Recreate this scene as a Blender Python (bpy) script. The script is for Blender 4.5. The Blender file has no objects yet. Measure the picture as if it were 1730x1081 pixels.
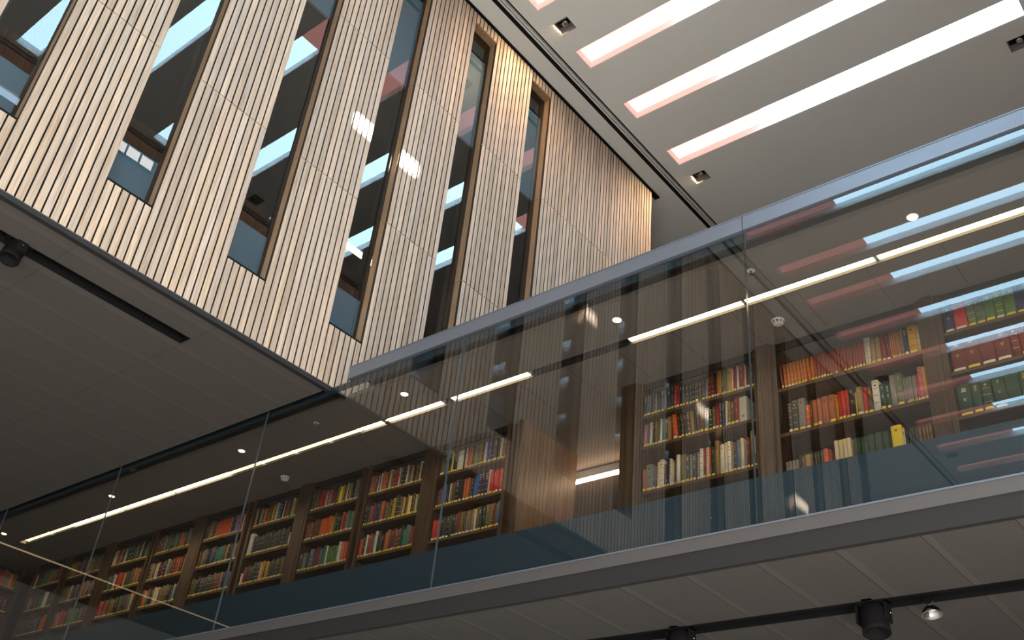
import bpy, math, random
from mathutils import Vector, Matrix
random.seed(7)
C = bpy.context.scene.collection

# ---------------------------------------------------------------- camera
# metres; the camera stands at the origin, 1.6 m above the hall floor
cam_d = bpy.data.cameras.new('camera')
cam = bpy.data.objects.new('camera', cam_d); C.objects.link(cam)
RX = (0.77442661, 0.6259599, 0.09185651)
DN = (-0.29017157, 0.48044585, -0.8276305)
FW = (-0.56219559, 0.61428494, 0.55370582)
m = Matrix((RX, tuple(-v for v in DN), tuple(-v for v in FW))).transposed()
cam.matrix_world = m.to_4x4()
cam_d.sensor_fit = 'HORIZONTAL'; cam_d.sensor_width = 36.0
cam_d.lens = 36.0 * 1722.0357 / 1730.0
cam_d.clip_start = 0.05; cam_d.clip_end = 200
bpy.context.scene.camera = cam

# ---------------------------------------------------------------- world, sun, exposure
W = bpy.data.worlds.new('sky'); bpy.context.scene.world = W; W.use_nodes = True
bg = W.node_tree.nodes['Background']
bg.inputs[0].default_value = (0.62, 0.80, 1.0, 1); bg.inputs[1].default_value = 4.0
SUN_DIR = Vector((-9.0, -1.9, -4.69)).normalized()
sun_d = bpy.data.lights.new('sun', 'SUN'); sun_d.energy = 95.0; sun_d.angle = math.radians(0.7)
sun_d.color = (1.0, 0.93, 0.84)
sun = bpy.data.objects.new('sun', sun_d); C.objects.link(sun)
sun.rotation_euler = SUN_DIR.to_track_quat('-Z', 'Y').to_euler(); sun.location = (3, 6, 14)
VS = bpy.context.scene.view_settings
bpy.context.scene.display_settings.display_device = 'sRGB'
VS.view_transform = 'Standard'; VS.look = 'None'; VS.gamma = 1.0; VS.use_curve_mapping = False
VS.exposure = 0.53
cy = bpy.context.scene.cycles
cy.use_denoising = True; cy.use_adaptive_sampling = False; cy.max_bounces = 10; cy.transparent_max_bounces = 16; cy.diffuse_bounces = 5
cy.sample_clamp_indirect = 6.0; cy.caustics_reflective = False; cy.caustics_refractive = False

SKY_PANE = (5.0, 7.6, 9.4)      # radiance of the skylight diffusers (daylight)
WARM_PANE = (1.75, 0.80, 0.69)    # slot ends: warm light put into the pane colour
STRIP = (9.0, 6.6, 3.6)         # gallery strip lights
K_STRIP = 2.1

# ---------------------------------------------------------------- materials
MATS = {}
def mat(name, col, rough=0.6, metal=0.0, spec=0.5):
    if name in MATS: return MATS[name]
    mt = bpy.data.materials.new(name); mt.use_nodes = True
    b = mt.node_tree.nodes['Principled BSDF']
    b.inputs['Base Color'].default_value = (*col, 1); b.inputs['Roughness'].default_value = rough
    b.inputs['Metallic'].default_value = metal; b.inputs['Specular IOR Level'].default_value = spec
    MATS[name] = mt; return mt
def nt(name):
    mt = bpy.data.materials.new(name); mt.use_nodes = True
    t = mt.node_tree; MATS[name] = mt
    return mt, t, t.nodes['Principled BSDF'], (lambda ty: t.nodes.new(ty)), t.links.new
def emis(name, col, k=1.0):
    mt = bpy.data.materials.new(name); mt.use_nodes = True; t = mt.node_tree
    t.nodes.clear(); e = t.nodes.new('ShaderNodeEmission'); o = t.nodes.new('ShaderNodeOutputMaterial')
    e.inputs[0].default_value = (*col, 1); e.inputs[1].default_value = k
    t.links.new(e.outputs[0], o.inputs[0]); MATS[name] = mt; return mt
def mathn(N, L, op, a, b=None):
    n = N('ShaderNodeMath'); n.operation = op
    for i, v in enumerate((a, b)):
        if v is None: continue
        if isinstance(v, (int, float)): n.inputs[i].default_value = v
        else: L(v, n.inputs[i])
    return n.outputs[0]

PITCH = 1.338 / 17; Y0 = 2.705
def wood(name, dark, light, rough=0.55, boards=False, along='Z', var=0.35):
    mt, t, b, N, L = nt(name)
    tc = N('ShaderNodeTexCoord'); sep = N('ShaderNodeSeparateXYZ'); L(tc.outputs['Object'], sep.inputs[0])
    mp = N('ShaderNodeMapping'); L(tc.outputs['Object'], mp.inputs[0])
    sc = {'Z': (38, 38, 1.6), 'X': (1.6, 38, 38), 'Y': (38, 1.6, 38)}[along]
    mp.inputs['Scale'].default_value = sc
    no = N('ShaderNodeTexNoise'); no.inputs['Scale'].default_value = 1.0; no.inputs['Detail'].default_value = 5
    no.inputs['Distortion'].default_value = 1.4
    if boards:
        bi = mathn(N, L, 'FLOOR', mathn(N, L, 'DIVIDE', mathn(N, L, 'SUBTRACT', sep.outputs['Y'], Y0), PITCH))
        bz = mathn(N, L, 'FLOOR', mathn(N, L, 'DIVIDE', mathn(N, L, 'SUBTRACT', sep.outputs['Z'], 5.03), 2.36))
        wn = N('ShaderNodeTexWhiteNoise'); wn.noise_dimensions = '2D'
        cb = N('ShaderNodeCombineXYZ'); L(bi, cb.inputs[0]); L(bz, cb.inputs[1]); L(cb.outputs[0], wn.inputs['Vector'])
        va = N('ShaderNodeVectorMath'); va.operation = 'SCALE'; L(wn.outputs['Color'], va.inputs[0]); va.inputs['Scale'].default_value = 30
        v2 = N('ShaderNodeVectorMath'); v2.operation = 'ADD'; L(mp.outputs[0], v2.inputs[0]); L(va.outputs[0], v2.inputs[1])
        L(v2.outputs[0], no.inputs['Vector'])
    else:
        L(mp.outputs[0], no.inputs['Vector'])
    rp = N('ShaderNodeValToRGB'); L(no.outputs['Fac'], rp.inputs[0])
    rp.color_ramp.elements[0].position = 0.3; rp.color_ramp.elements[0].color = (*dark, 1)
    rp.color_ramp.elements[1].position = 0.62; rp.color_ramp.elements[1].color = (*light, 1)
    out = rp.outputs[0]
    if boards:
        hs = N('ShaderNodeHueSaturation'); L(out, hs.inputs['Color'])
        L(mathn(N, L, 'ADD', mathn(N, L, 'MULTIPLY', wn.outputs['Value'], var), 1.0 - var * 0.5), hs.inputs['Value'])
        s2 = N('ShaderNodeSeparateColor'); L(wn.outputs['Color'], s2.inputs[0])
        L(mathn(N, L, 'ADD', mathn(N, L, 'MULTIPLY', s2.outputs[1], 0.3), 0.85), hs.inputs['Saturation'])
        out = hs.outputs[0]
    L(out, b.inputs['Base Color']); b.inputs['Roughness'].default_value = rough
    b.inputs['Specular IOR Level'].default_value = 0.3
    return mt
OAK = wood('oak_slats', (0.42, 0.33, 0.245), (0.62, 0.52, 0.41), 0.6, boards=True)
OAKR = wood('oak_reveal', (0.30, 0.19, 0.105), (0.43, 0.295, 0.18), 0.55)
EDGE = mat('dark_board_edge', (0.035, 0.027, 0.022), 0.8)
DARKOAK = wood('stained_oak', (0.042, 0.024, 0.014), (0.092, 0.057, 0.035), 0.45)
DARKOAKX = wood('stained_oak_shelf', (0.055, 0.033, 0.020), (0.105, 0.067, 0.042), 0.5, along='X')
OAKP = wood('passage_oak', (0.15, 0.09, 0.053), (0.27, 0.175, 0.11), 0.4)
ROOMWOOD = wood('room_wood', (0.16, 0.07, 0.03), (0.30, 0.15, 0.075), 0.5)

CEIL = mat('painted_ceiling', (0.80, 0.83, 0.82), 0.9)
WHITE = mat('white_lining', (0.82, 0.80, 0.78), 0.8)
BLACK = mat('black_metal', (0.005, 0.005, 0.006), 0.75, 0, 0.2)
SHADOWGAP = mat('black_backing', (0.012, 0.011, 0.011), 0.9)
STEEL = mat('dark_grey_steel', (0.024, 0.024, 0.025), 0.6, 0, 0.3)
FASC = mat('grey_fascia', (0.105, 0.102, 0.104), 0.42, 0.25)
RAIL = mat('blue_grey_metal', (0.20, 0.235, 0.295), 0.38, 0.55)
BLUE = mat('blue_backpainted', (0.018, 0.041, 0.062), 0.5)
BLUE2 = mat('blue_spandrel', (0.105, 0.215, 0.305), 0.5)
FLOORM = mat('stone_floor', (0.74, 0.73, 0.70), 0.5)
STONE = mat('pink_stone', (0.60, 0.40, 0.29), 0.85)
GREYW = mat('grey_plaster', (0.30, 0.29, 0.28), 0.9)
DARKCEIL = mat('dark_plaster', (0.055, 0.048, 0.043), 0.9)
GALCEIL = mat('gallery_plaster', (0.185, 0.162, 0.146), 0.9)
BROWN = mat('brown_paint', (0.016, 0.012, 0.010), 0.6)
WHITEP = mat('white_plastic', (0.75, 0.74, 0.70), 0.4)
CHROME = mat('chrome', (0.75, 0.75, 0.76), 0.12, 1.0)
FRAME = mat('bronze_frame', (0.030, 0.022, 0.016), 0.4, 0.3)
SKYM = emis('skylight_diffuser', SKY_PANE)
WARMM = emis('skylight_warm_end', WARM_PANE)
STRIPM = emis('strip_diffuser', STRIP, K_STRIP)
STRIPD = emis('strip_diffuser_dim', tuple(0.13 * v for v in STRIP), K_STRIP)
DOWNM = emis('downlight_lens', (14, 10.5, 6.0))
TUBEM = emis('tube_lamp', (28.0, 18.5, 11.5))
DAYM = emis('daylight_glow', (5.6, 5.1, 4.6))  # glow for the added hall fill panel and the facade's lattice window
VOIDM = emis('void_fill_glow', (3.2, 3.0, 2.8))  # glow of the added fill panel in the roof void
ROOML = emis('room_lamp', (9.0, 6.8, 4.6))

def glassmat(name, tint, ior, edge=False):
    mt = bpy.data.materials.new(name); mt.use_nodes = True; t = mt.node_tree; t.nodes.clear()
    N = t.nodes.new; L = t.links.new
    o = N('ShaderNodeOutputMaterial'); mx = N('ShaderNodeMixShader'); tr = N('ShaderNodeBsdfTransparent'); gl = N('ShaderNodeBsdfGlossy')
    tr.inputs[0].default_value = (*tint, 1); gl.inputs['Roughness'].default_value = 0.0; gl.inputs[0].default_value = (0.95, 0.97, 1, 1)
    fr = N('ShaderNodeFresnel'); fr.inputs[0].default_value = ior
    ge = N('ShaderNodeNewGeometry')
    a = N('ShaderNodeMath'); a.operation = 'SUBTRACT'; a.inputs[0].default_value = 1.0; L(ge.outputs['Backfacing'], a.inputs[1])
    b = N('ShaderNodeMath'); b.operation = 'MULTIPLY'; L(fr.outputs[0], b.inputs[0]); L(a.outputs[0], b.inputs[1])
    L(b.outputs[0], mx.inputs[0]); L(tr.outputs[0], mx.inputs[1]); L(gl.outputs[0], mx.inputs[2]); L(mx.outputs[0], o.inputs[0])
    MATS[name] = mt; return mt
GLASS = glassmat('clear_glass', (0.84, 0.85, 0.84), 1.64)
WGLASS = glassmat('window_glass', (0.80, 0.82, 0.82), 1.75)
GEDGE = mat('glass_edge', (0.07, 0.10, 0.125), 0.25)

# soffit panels: fine parallel slots with plain borders
def soffit(name, base, slot, along, pitch, panel, off, border, cross, coff):
    mt, t, b, N, L = nt(name)
    tc = N('ShaderNodeTexCoord'); s = N('ShaderNodeSeparateXYZ'); L(tc.outputs['Object'], s.inputs[0])
    u = s.outputs['X' if along == 'Y' else 'Y']; v = s.outputs['Y' if along == 'Y' else 'X']
    fr = lambda x, p, o: mathn(N, L, 'FRACT', mathn(N, L, 'DIVIDE', mathn(N, L, 'SUBTRACT', x, o), p))
    slotm = mathn(N, L, 'LESS_THAN', fr(u, pitch, 0.0), 0.28)
    pf = fr(u, panel, off)
    inside = mathn(N, L, 'GREATER_THAN', pf, border / panel)
    joint = mathn(N, L, 'LESS_THAN', pf, 0.008 / panel)
    cj = mathn(N, L, 'LESS_THAN', fr(v, cross, coff), 0.010 / cross)
    f = mathn(N, L, 'MAXIMUM', mathn(N, L, 'MULTIPLY', slotm, inside), mathn(N, L, 'MAXIMUM', joint, cj))
    mx = N('ShaderNodeMix'); mx.data_type = 'RGBA'; L(f, mx.inputs[0])
    mx.inputs[6].default_value = (*base, 1); mx.inputs[7].default_value = (*slot, 1)
    L(mx.outputs[2], b.inputs['Base Color']); b.inputs['Roughness'].default_value = 0.85
    return mt
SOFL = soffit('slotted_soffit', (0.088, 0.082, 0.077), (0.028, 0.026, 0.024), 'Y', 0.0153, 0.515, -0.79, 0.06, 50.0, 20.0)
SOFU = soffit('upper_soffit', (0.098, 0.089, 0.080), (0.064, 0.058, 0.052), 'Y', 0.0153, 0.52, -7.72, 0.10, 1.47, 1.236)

# ---------------------------------------------------------------- mesh helpers
class MB:
    def __init__(s): s.v = []; s.f = []; s.m = []; s.mats = []; s.smooth = []
    def mi(s, mt):
        if mt not in s.mats: s.mats.append(mt)
        return s.mats.index(mt)
    def box(s, a, b, mt, skip=()):
        x0, y0, z0 = (min(p, q) for p, q in zip(a, b)); x1, y1, z1 = (max(p, q) for p, q in zip(a, b))
        n = len(s.v)
        s.v += [(x0, y0, z0), (x1, y0, z0), (x1, y1, z0), (x0, y1, z0), (x0, y0, z1), (x1, y0, z1), (x1, y1, z1), (x0, y1, z1)]
        F = {'-z': (0, 3, 2, 1), '+z': (4, 5, 6, 7), '-y': (0, 1, 5, 4), '+x': (1, 2, 6, 5), '+y': (2, 3, 7, 6), '-x': (3, 0, 4, 7)}
        i = s.mi(mt)
        for k, q in F.items():
            if k in skip: continue
            s.f.append(tuple(n + j for j in q)); s.m.append(i); s.smooth.append(False)
        return s
    def quad(s, pts, mt):
        n = len(s.v); s.v += [tuple(p) for p in pts]; s.f.append(tuple(range(n, n + len(pts)))); s.m.append(s.mi(mt)); s.smooth.append(False)
        return s
    def lathe(s, prof, cen, axis, mt, seg=24, caps=True):
        # prof: [(t along axis, radius)]
        ax = Vector(axis).normalized(); u = ax.orthogonal().normalized(); w = ax.cross(u); n = len(s.v); i = s.mi(mt)
        for t, r in prof:
            for k in range(seg):
                a = 2 * math.pi * k / seg
                s.v.append(tuple(Vector(cen) + ax * t + (u * math.cos(a) + w * math.sin(a)) * r))
        for j in range(len(prof) - 1):
            for k in range(seg):
                a = n + j * seg + k; b = n + j * seg + (k + 1) % seg
                s.f.append((a, b, b + seg, a + seg)); s.m.append(i); s.smooth.append(True)
        if caps:
            s.f.append(tuple(n + k for k in reversed(range(seg)))); s.m.append(i); s.smooth.append(False)
            e = n + (len(prof) - 1) * seg
            s.f.append(tuple(e + k for k in range(seg))); s.m.append(i); s.smooth.append(False)
        return s
    def tube(s, pts, r, mt, seg=8):
        pts = [Vector(p) for p in pts]; n = len(s.v); i = s.mi(mt)
        for j, p in enumerate(pts):
            d = (pts[min(j + 1, len(pts) - 1)] - pts[max(j - 1, 0)]).normalized(); u = d.orthogonal().normalized(); w = d.cross(u)
            for k in range(seg):
                a = 2 * math.pi * k / seg; s.v.append(tuple(p + (u * math.cos(a) + w * math.sin(a)) * r))
        for j in range(len(pts) - 1):
            for k in range(seg):
                a = n + j * seg + k; b = n + j * seg + (k + 1) % seg
                s.f.append((a, b, b + seg, a + seg)); s.m.append(i); s.smooth.append(True)
        return s
    def build(s, name, parent=None, loc=None):
        me = bpy.data.meshes.new(name); me.from_pydata(s.v, [], s.f)
        for mt in s.mats: me.materials.append(mt)
        for p, mi, sm in zip(me.polygons, s.m, s.smooth): p.material_index = mi; p.use_smooth = sm
        me.update()
        o = bpy.data.objects.new(name, me); C.objects.link(o)
        if parent is not None: o.parent = parent
        if loc is not None: o.location = loc
        return o
def struct(o): o['kind'] = 'structure'; return o
def thing(name, label, cat, loc=(0, 0, 0), group=None):
    o = bpy.data.objects.new(name, None); C.objects.link(o); o.location = loc; o.empty_display_size = 0.1
    o['label'] = label; o['category'] = cat
    if group: o['group'] = group
    return o
def tag(o, label, cat, group=None):
    o['label'] = label; o['category'] = cat
    if group: o['group'] = group
    return o
def plate(mb, x0, x1, y0, y1, z0, z1, holes, mt, side=None):
    """horizontal slab with rectangular through holes (hole walls in `side`)"""
    xs = sorted({x0, x1, *[h[0] for h in holes], *[h[1] for h in holes]}); ys = sorted({y0, y1, *[h[2] for h in holes], *[h[3] for h in holes]})
    xs = [x for x in xs if x0 <= x <= x1]; ys = [y for y in ys if y0 <= y <= y1]
    for j in range(len(ys) - 1):
        cy_ = (ys[j] + ys[j + 1]) / 2; run = None
        for i in range(len(xs) - 1):
            cx_ = (xs[i] + xs[i + 1]) / 2
            hole = any(h[0] < cx_ < h[1] and h[2] < cy_ < h[3] for h in holes)
            if hole:
                if run is not None: mb.box((run, ys[j], z0), (xs[i], ys[j + 1], z1), mt); run = None
            elif run is None: run = xs[i]
        if run is not None: mb.box((run, ys[j], z0), (xs[-1], ys[j + 1], z1), mt)
    return mb

# ---------------------------------------------------------------- main levels
XW = -7.5            # face of the slatted oak wall
YG = 5.565           # face of the gallery glass
YS = 7.07            # face of the bookcases
ZB, ZS, ZC = 2.635, 5.02, 12.0   # glass bottom, soffit / gallery ceiling, hall ceiling
ZA, ZD = 7.41, 9.735             # panel seams of the oak wall
YEND = 11.44

# ---------------------------------------------------------------- hall ceiling with skylight slots
slots = [(10.70, 11.14), (9.41, 9.84), (8.12, 8.55), (6.79, 7.22), (5.49, 5.92), (4.19, 4.62), (2.89, 3.32), (1.59, 2.02), (0.29, 0.72), (-1.05, -0.62),
         (-2.50, -2.08), (-3.83, -3.42), (-5.07, -4.66), (-6.45, -6.03), (-7.9, -7.5), (-9.35, -8.93), (-10.75, -10.33), (-12.13, -11.72), (-13.43, -13.03)]
SX0, SX1 = -6.775, -1.19
lights_y = [11.58, 7.65, 3.72, -0.20, -4.13, -8.20, -12.4]
lh = [(x - 0.14, x + 0.14, y - 0.125, y + 0.125) for y in lights_y for x in (-6.61, -1.43)]
holes = [(SX0, SX1, a, b) for a, b in slots] + lh + [(-7.20, -7.00, -15, 14.8), (-1.12, -0.98, -15, 14.8)]
ce = MB(); plate(ce, -16, -0.95, -15, 14.8, ZC, ZC + 0.14, holes, CEIL); struct(ce.build('ceiling'))
k = MB(); k.box((-17, -15.2, ZC + 0.34), (-0.9, 15, ZC + 0.4), SHADOWGAP)
k.box((-0.98, -15, ZC + 0.14), (-0.90, 14.8, 16), GREYW); k.box((-0.98, -15, 16), (1.7, 14.8, 16.1), GREYW); struct(k.build('ceiling_void'))
for gi, gx in enumerate((-7.20, -1.12)):
    g = MB(); w = 0.20 if gi == 0 else 0.14
    g.box((gx, -15, ZC + 0.13), (gx + w, 14.8, ZC + 0.15), BLACK)
    g.box((gx, -15, ZC + 0.005), (gx + 0.012, 14.8, ZC + 0.13), SHADOWGAP); g.box((gx + w - 0.012, -15, ZC + 0.005), (gx + w, 14.8, ZC + 0.13), SHADOWGAP)
    for f in (0.40, 0.66): g.box((gx + w * f - 0.008, -15, ZC + 0.002), (gx + w * f + 0.010, 14.8, ZC + 0.06), CEIL)
    struct(g.build('trim_%d' % (gi + 1)))
for i, (a, b) in enumerate(slots):
    e = bpy.data.objects.new('window_%d' % (30 + i), None); C.objects.link(e); e.location = (SX0, a, ZC); struct(e)
    l = MB(); e_ = 0.02; z1 = ZC + 0.14
    l.box((0, 0, 0.003), (e_, b - a, 0.14), WHITE); l.box((SX1 - SX0 - e_, 0, 0.003), (SX1 - SX0, b - a, 0.14), WHITE)
    l.box((e_, 0, 0.003), (SX1 - SX0 - e_, e_, 0.14), WHITE); l.box((e_, b - a - e_, 0.003), (SX1 - SX0 - e_, b - a, 0.14), WHITE)
    l.build('well_lining', e)
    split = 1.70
    MB().box((0, 0, 0.145), (split, b - a, 0.16), WARMM).build('warm_end', e)  # glowing end pane, warm light painted in as its peach colour
    MB().box((split, 0, 0.145), (SX1 - SX0, b - a, 0.16), SKYM).build('diffuser', e)
n = 0
for (x0, x1, y0, y1) in lh:
    yy = (y0 + y1) / 2; side = 'oak wall' if x0 < -4 else 'void edge'
    order = {11.58: 'beyond the last skylight slot', 7.65: 'between the third and fourth slots', 3.72: 'above the oak wall windows', -0.20: 'over the hall middle',
             -4.13: 'past the hall middle', -8.20: 'towards the rear wall', -12.4: 'next to the rear wall'}[yy]
    t = thing('recessed_spotlight', 'square recessed ceiling spotlight near the %s, %s' % (side, order), 'ceiling light', ((x0 + x1) / 2, yy, ZC), 'square recessed spotlights')
    h = MB(); a, b2, d = 0.14, 0.125, 0.13
    h.box((-a, -b2, d), (a, b2, d + 0.02), GREYW)
    h.box((-a, -b2, 0.004), (-a + 0.012, b2, d), GREYW); h.box((a - 0.012, -b2, 0.004), (a, b2, d), GREYW)
    h.box((-a, -b2, 0.004), (a, -b2 + 0.012, d), GREYW); h.box((-a, b2 - 0.012, 0.004), (a, b2, d), GREYW)
    h.build('housing', t)
    MB().box((-a + 0.013, -0.025, 0.075), (a - 0.013, 0.045, 0.125), BLACK).build('bracket', t)
    MB().lathe([(0, 0.012), (0.015, 0.04), (0.06, 0.048), (0.065, 0.03)], (0.01, 0.01, 0.10), (0.1, -0.2, -1), CHROME, 16).build('lamp_head', t)
    if x0 < -4 and yy > 7:      # lit warm and tilted to the oak wall
        ld = bpy.data.lights.new('spotlight_beam', 'SPOT'); ld.energy = 130; ld.color = (1.0, 0.66, 0.38); ld.spot_size = 2.5; ld.spot_blend = 1.0; ld.shadow_soft_size = 0.05
        lo = bpy.data.objects.new('spotlight_beam', ld); C.objects.link(lo); lo.parent = t; lo.location = (0.01, 0.01, 0.02)
        lo.rotation_euler = Vector((-0.55, 0.0, -0.84)).to_track_quat('-Z', 'Y').to_euler()

# ---------------------------------------------------------------- oak slatted wall
wins = [(Y0 + 1.338 * k_, Y0 + 1.338 * k_ + 6 * PITCH) for k_ in range(-8, 5)]
ZW0, ZW1 = 5.74, 11.77
def in_win(y): return any(a - 1e-4 < y < b + 1e-4 for a, b in wins)
sl = MB(); gap = 0.0155; th = 0.030
kmin = int(round((-8.6 - Y0) / PITCH)); kmax = int((YEND - Y0) / PITCH)
for q in range(kmin, kmax + 1):
    ya = Y0 + q * PITCH; yb = ya + PITCH - gap; yc = (ya + yb) / 2
    segs = [(5.045, ZW0 - 0.03), (ZW1 + 0.02, ZC - 0.035)] if in_win(yc) else [(5.045, ZA - 0.006), (ZA + 0.006, ZD - 0.006), (ZD + 0.006, ZC - 0.035)]
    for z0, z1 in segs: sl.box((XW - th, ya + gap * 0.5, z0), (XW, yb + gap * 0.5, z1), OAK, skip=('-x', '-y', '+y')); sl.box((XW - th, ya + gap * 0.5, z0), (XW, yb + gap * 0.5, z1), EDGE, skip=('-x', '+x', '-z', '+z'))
yl = Y0 + (kmax + 1) * PITCH
# black backing behind the slats, cut out at the windows
bk = [(-8.7, wins[0][0])] + [(wins[i][1], wins[i + 1][0]) for i in range(len(wins) - 1)] + [(wins[-1][1], yl)]
for a, b in bk: sl.box((XW - th - 0.02, a + 0.001, 5.03), (XW - th, b - 0.001, ZC), SHADOWGAP)
for a, b in wins:
    sl.box((XW - th - 0.02, a, 5.03), (XW - th, b, ZW0 - 0.03), SHADOWGAP); sl.box((XW - th - 0.02, a, ZW1 + 0.02), (XW - th, b, ZC), SHADOWGAP)
sl.box((XW - 4.0, yl - 0.03, 5.03), (XW - th, yl, ZC), OAKR)
struct(sl.build('wall_left'))
lip = MB(); lip.box((XW - 0.045, -8.7, 4.985), (XW + 0.012, YG + 0.02, 5.035), STEEL); lip.box((XW + 0.008, -8.7, 5.030), (XW + 0.014, YG + 0.02, 5.038), FASC)
struct(lip.build('trim_3'))
tp = MB(); tp.box((XW - 0.06, -8.7, ZC - 0.028), (XW + 0.035, YEND + 0.20, ZC - 0.001), BLACK); struct(tp.build('trim_4'))

for i, (a, b) in enumerate(wins):
    e = bpy.data.objects.new('window_%d' % (i + 1), None); C.objects.link(e); e.location = (XW - 0.12, (a + b) / 2, ZW0); struct(e)
    hw = (b - a) / 2; H = ZW1 - ZW0
    r = MB()      # oak reveals, relative to (XW-.12, mid, ZW0)
    for s_ in (-1, 1):
        for z0, z1 in ((0, ZA - ZW0 - 0.003), (ZA - ZW0 + 0.003, ZD - ZW0 - 0.003), (ZD - ZW0 + 0.003, H)):
            r.box((-0.005, s_ * hw, z0), (0.089, s_ * (hw + 0.008), z1), OAKR)
    r.box((-0.005, -hw, H), (0.118, hw, H + 0.014), OAKR); r.build('reveal', e)
    f = MB(); f.box((-0.10, -hw, -0.035), (0.118, hw, -0.006), BLACK)
    for s_ in (-1, 1): f.box((-0.16, s_ * hw, -0.006), (-0.012, s_ * (hw - 0.035), H), FRAME)
    f.box((-0.16, -hw + 0.035, H - 0.04), (-0.012, hw - 0.035, H), FRAME); f.build('window_frame', e)
    MB().box((-0.010, -hw + 0.004, -0.002), (-0.002, hw - 0.004, H - 0.002), WGLASS).build('glass', e)
    MB().box((-0.030, -hw + 0.036, 0.0), (-0.016, hw - 0.036, 6.30 - ZW0), BLUE2).build('spandrel_panel', e)
    MB().box((-0.034, -hw + 0.036, 9.70 - ZW0), (-0.016, hw - 0.036, 11.36 - ZW0), BLUE2).build('spandrel_panel', e)
    MB().box((-0.036, -hw + 0.036, 9.66 - ZW0), (-0.014, hw - 0.036, 9.70 - ZW0), FRAME).build('transom', e)

# rooms behind the windows
rm = MB(); XR = -11.4
rm.box((XR - 0.1, -9.2, 5.1), (XR, 11.40, ZC), ROOMWOOD); rm.box((XR, -9.2, 9.86), (XW - 0.17, 11.40, 10.6), DARKCEIL)
rm.box((XR, -9.2, ZC - 0.05), (XW - 0.06, 11.40, ZC - 0.04), DARKCEIL)
rm.box((XR, -9.3, 5.1), (XW - 0.06, -9.2, ZC), BROWN); rm.box((XR, 11.30, 5.1), (XW - 0.06, 11.40, ZC), BROWN)
for yy in (0.2, 4.95, 9.0): rm.box((XR, yy, 5.2), (XR + 1.2, yy + 0.5, 9.86), ROOMWOOD)
struct(rm.build('wall_room'))
fr = MB(); fr.box((-17, -9.2, 5.21), (XW - 0.06, YG, 5.25), GREYW); fr.box((-17, YG, 5.19), (XW - 0.06, 14.6, 5.25), GREYW); struct(fr.build('floor_upper'))
for (lx, ly, lab) in ((-9.4, 6.75, 'linear ceiling lamp glowing in the room behind the oak wall windows'),):
    t = thing('linear_pendant', lab, 'light', (lx, ly, 8.45))
    MB().box((-0.05, -0.75, 0), (0.05, 0.75, 0.02), ROOML).build('diffuser', t)
    MB().box((-0.055, -0.76, 0.02), (0.055, 0.76, 0.07), WHITEP).build('housing', t)
    MB().tube([(0, -0.6, 0.07), (0, -0.6, 1.41)], 0.004, BLACK).build('cable', t); MB().tube([(0, 0.6, 0.07), (0, 0.6, 1.41)], 0.004, BLACK).build('cable', t)

# ---------------------------------------------------------------- box soffit
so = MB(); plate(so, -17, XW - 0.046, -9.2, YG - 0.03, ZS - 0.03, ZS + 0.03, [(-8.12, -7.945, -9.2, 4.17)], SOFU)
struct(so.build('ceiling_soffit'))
gr = MB(); gr.box((-8.12, -9.2, ZS + 0.16), (-7.945, 4.17, ZS + 0.18), BLACK)
for x in (-8.12, -7.957): gr.box((x, -9.2, ZS - 0.028), (x + 0.012, 4.17, ZS + 0.16), BLACK)
gr.box((-8.108, 4.158, ZS - 0.028), (-7.957, 4.17, ZS + 0.16), BLACK); struct(gr.build('trim_5'))

def spot(loc, label, group):
    t = thing('track_spotlight', label, 'spotlight', loc, group)
    MB().box((-0.035, -0.12, -0.02), (0.035, 0.12, 0.10), BLACK).build('adaptor', t)
    y = MB(); y.box((-0.105, -0.045, -0.15), (-0.093, 0.045, -0.012), BLACK); y.box((0.093, -0.045, -0.15), (0.105, 0.045, -0.012), BLACK); y.box((-0.105, -0.045, -0.024), (0.105, 0.045, -0.012), BLACK)
    y.build('yoke', t)
    MB().lathe([(0, 0.05), (0.03, 0.082), (0.10, 0.086), (0.17, 0.088), (0.20, 0.092), (0.20, 0.076), (0.12, 0.06)], (0, 0, -0.03), (0.12, -0.18, -1), BLACK, 28).build('lamp_body', t)
    MB().lathe([(0, 0.006), (0.012, 0.006)], (-0.107, 0.0, -0.09), (-1, 0, 0), CHROME, 10).build('pivot_screw', t)
    MB().lathe([(0, 0.006), (0.012, 0.006)], (0.107, 0.0, -0.09), (1, 0, 0), CHROME, 10).build('pivot_screw', t)
    return t
G_SP = 'black track spotlights'
spot((-8.03, 2.42, ZS + 0.02), 'black spotlight hanging from the dark slot in the soffit under the oak wall', G_SP)

# ---------------------------------------------------------------- gallery shell
TR = [-0.0, -2.81, -5.65, -8.48, -11.31, -14.14, -16.95]
ga = MB()
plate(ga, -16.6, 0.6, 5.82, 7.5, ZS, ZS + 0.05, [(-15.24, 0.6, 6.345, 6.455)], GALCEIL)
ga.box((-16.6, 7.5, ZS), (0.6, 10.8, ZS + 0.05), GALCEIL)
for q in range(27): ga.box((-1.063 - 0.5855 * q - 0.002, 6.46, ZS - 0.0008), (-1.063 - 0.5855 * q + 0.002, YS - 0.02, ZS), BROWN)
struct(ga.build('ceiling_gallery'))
po = MB()
for xa, xb in ((-16.6, XW - 0.05), (-7.20, 0.6)):
    po.box((xa, YG + 0.05, ZS + 0.10), (xb, 5.82, ZS + 0.12), BROWN); po.box((xa, 5.82, ZS + 0.051), (xb, 5.84, ZS + 0.12), BROWN); po.box((xa, YG + 0.03, ZS), (xb, YG + 0.05, ZS + 0.12), BROWN)
po.box((-15.24, 6.345, ZS + 0.085), (0.6, 6.455, ZS + 0.10), BLACK)
for y_ in (6.345, 6.447): po.box((-15.24, y_, ZS + 0.002), (0.6, y_ + 0.008, ZS + 0.085), STEEL)
struct(po.build('trim_6'))
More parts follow.
